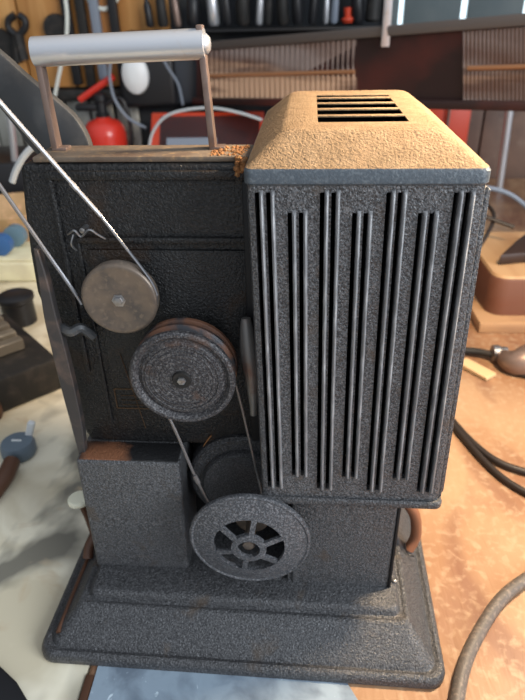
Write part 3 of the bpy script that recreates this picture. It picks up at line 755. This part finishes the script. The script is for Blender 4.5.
b = MB(); b.box(-90, -54, 118, 135, 0, 12, .8); tag(obj('dark_crate', b, M['black']), 'dark crate at left edge behind the tan bowl', 'crate')
b = MB(); q = at(16, 205, 108); b.box(-52, -40, 117.5, 121, 0, 9.5, .5); 
tag(obj('blue_black_case', b, mat('blue_black_plastic', (.015, .025, .05), .4)), 'blue-black case standing behind the bowl beside the projector', 'case')

# ------------- right side of the bench
wb = thing('wood_block', 'rounded pine block with brown sides on the bench at right edge', 'wood block', (37, 84, 0))
c0 = gp(487, 316, 1.5)
b = MB(); b.ring_loft([rrect(c0.x, c0.x+20, c0.y, c0.y+18, 2.2, z) for z in (1.6, 2.0, 6.4)]+[rrect(c0.x+.2, c0.x+19.8, c0.y+.2, c0.y+17.8, 2.1, 6.8)], cap1=False); obj('block_side', b, M['pineside'], wb)
b = MB(); b.ring_loft([rrect(c0.x+.2, c0.x+19.8, c0.y+.2, c0.y+17.8, 2.1, 6.7), rrect(c0.x+.4, c0.x+19.6, c0.y+.4, c0.y+17.6, 2.1, 7.1)]); obj('block_top', b, M['pinewood'], wb)
b = MB(); b.box(c0.x-1.5, c0.x+30, c0.y-2.2, c0.y+20, 0, 1.55, .2); tag(obj('batten_board', b, M['batten']), 'worn board lying on the bench under the pine block', 'board')
# dark triangular tool on block
b = MB(); q = Vector((c0.x+3.4, c0.y+7, 7.1))
b.prism([q+Vector((-1.8, -3, 0)), q+Vector((4.5, -1.5, 0)), q+Vector((5.5, 7, 0)), q+Vector((2.0, 2.5, 0))], (0, 0, 1.6), .3, 2)
tag(obj('dark_wedge', b, M['darkiron']), 'dark brown triangular tool lying on top of the pine block', 'tool')
b = MB(); b.tube([q+Vector((-5, -1, .4)), q+Vector((-2, 3, 2.2)), q+Vector((0, 8, 4)), q+Vector((-2, 14, 5)), q+Vector((-5, 8, 5)), q+Vector((2, 4, 3))], .3, n=8)
tag(obj('dark_wire', b, M['thincable']), 'tangle of dark wire over the triangular tool on the pine block', 'wire')
b = MB(); qq = gp(489, 192, 0); b.tube([Vector((c0.x+1, c0.y+26, .4)), Vector((c0.x, c0.y+28, 7)), Vector((c0.x+3, c0.y+28, 11)), Vector((c0.x+10, c0.y+28, 10)), Vector((c0.x+16, c0.y+27, 5)), Vector((c0.x+18, c0.y+26, .4))], .4, n=8)
tag(obj('wire_hoop', b, M['greycable']), 'grey wire hoop standing behind the pine block', 'wire')
b = MB(); q = gp(468, 240, 0); b.lathe((q.x-1, q.y, 0), [(2.5, 0), (3.3, 1), (3.3, 7), (2.4, 9), (1.2, 9.6)], 'Z', 24); tag(obj('tan_jar', b, M['batten']), 'round tan jar between the projector and the pine block', 'jar')
# clamp with rod
cl = thing('bar_clamp', 'dark metal rod clamp lying on the bench at the right below the pine block', 'clamp', gp(500, 350, 0))
b = MB(); b.tube([gp(452, 350, .6), gp(480, 352, .8), gp(500, 357, .9)], .45, n=10); obj('rod', b, M['blackrough'], cl)
b = MB(); q = gp(499, 353, 1.2); b.lathe(q, [(.5, -.9), (1.0, -.8), (1.0, .0), (.8, .2), (.8, .9)], 'X', 16); obj('collar', b, M['steel'], cl)
b = MB(); b.tube([gp(502, 356, 1.2), gp(514, 362, 1.4), gp(535, 360, 1.6)], lambda t: .8+1.5*t, n=12); obj('jaw_body', b, M['strap'], cl)
b = MB(); b.tube([gp(506, 364, .6), gp(516, 372, .5), gp(540, 378, .5)], .4, n=8); obj('screw_rod', b, M['blackrough'], cl)
# pale stick
A = gp(461, 363, .1); B = gp(491, 379, .1); u = (B-A).normalized(); w = Vector((-u.y, u.x, 0))
b = MB(); b.prism([A-w*.9, B-w*.9, B+w*.9, A+w*.9], (0, 0, .5), .08, 1); tag(obj('wood_strip', b, M['palewood']), 'short pale wooden strip lying beside the lamp house on the bench', 'wood strip')
# cables on bench
b = MB(); b.tube([gp(440, 405, .35), gp(455, 424, .35), gp(475, 445, .35), gp(500, 463, .35), gp(535, 475, .35)], .36, n=10)
tag(obj('thin_cable', b, M['thincable']), 'thin black cable nearest the clamp, upper of the two at right', 'cable', 'thin cables on the bench')
b = MB(); b.tube([gp(447, 418, .3), gp(462, 436, .35), gp(485, 462, .35), gp(508, 482, .35), gp(540, 500, .35)], .33, n=10)
tag(obj('thin_cable', b, M['thincable']), 'thin black cable curving towards the right edge, lower of the two', 'cable', 'thin cables on the bench')
b = MB(); b.tube([gp(452, 730, .5), gp(457, 700, .5), gp(463, 670, .5), gp(475, 640, .5), gp(497, 604, .5), gp(520, 583, .5), gp(550, 566, .5)], .46, n=14)
tag(obj('thick_cable', b, M['cable']), 'thick grey-brown cable curving across the bottom right corner', 'cable')
# dark thing at lower left corner
b = MB(); P_ = [gp(-30, 648, 0), gp(0, 668, 0), gp(18, 685, 0), gp(34, 712, 0), gp(20, 760, 0), gp(-60, 760, 0)]
b.prism([p+Vector((0, 0, 0)) for p in P_], (0, 0, .5), .15, 2); tag(obj('slate_tile', b, M['black']), 'dark slate-coloured slab at the bottom left corner', 'slab')

# ================================================================== LIGHT
def sun(name, d, strength, colr, ang):
    l = bpy.data.lights.new(name, 'SUN'); l.energy = strength; l.color = colr; l.angle = math.radians(ang)
    o = bpy.data.objects.new(name, l); col.objects.link(o); o.rotation_euler = Vector(d).to_track_quat('Z', 'Y').to_euler(); return o
def area(name, loc, target, size, power, colr, shape='RECTANGLE'):
    l = bpy.data.lights.new(name, 'AREA'); l.shape = shape; l.size, l.size_y = size[0]*S, size[1]*S; l.energy = power; l.color = colr
    o = bpy.data.objects.new(name, l); col.objects.link(o); o.location = Vector(loc)*S
    o.rotation_euler = (Vector(loc)-Vector(target)).to_track_quat('Z', 'Y').to_euler(); return o
area('warm_work_lamp', (29, 37, 55), (8, 30, 5), (8, 8), 7.6, (1.0, .76, .50), 'DISK')  # added unseen area light in place of the sun, near for falloff
area('window_light', (150, -70, 95), (0, 30, 20), (110, 90), 40, (.84, .92, 1.0))
w = bpy.data.worlds.new('world'); sc.world = w; w.use_nodes = True
nt = w.node_tree; bg = nt.nodes['Background']
tc = nt.nodes.new('ShaderNodeTexCoord'); dp = nt.nodes.new('ShaderNodeVectorMath'); dp.operation = 'DOT_PRODUCT'
nt.links.new(tc.outputs['Generated'], dp.inputs[0]); dp.inputs[1].default_value = Vector((.45, -.55, .7)).normalized()
mr = nt.nodes.new('ShaderNodeMapRange'); mr.inputs[1].default_value = -.3; mr.inputs[2].default_value = 1; mr.inputs[3].default_value = .08; mr.inputs[4].default_value = .95
nt.links.new(dp.outputs['Value'], mr.inputs[0]); nt.links.new(mr.outputs[0], bg.inputs[1])
bg.inputs[0].default_value = (.84, .91, 1.0, 1)

sc.view_settings.view_transform = 'Standard'; sc.view_settings.look = 'None'; sc.view_settings.gamma = 1
sc.view_settings.use_curve_mapping = False; sc.view_settings.exposure = 0
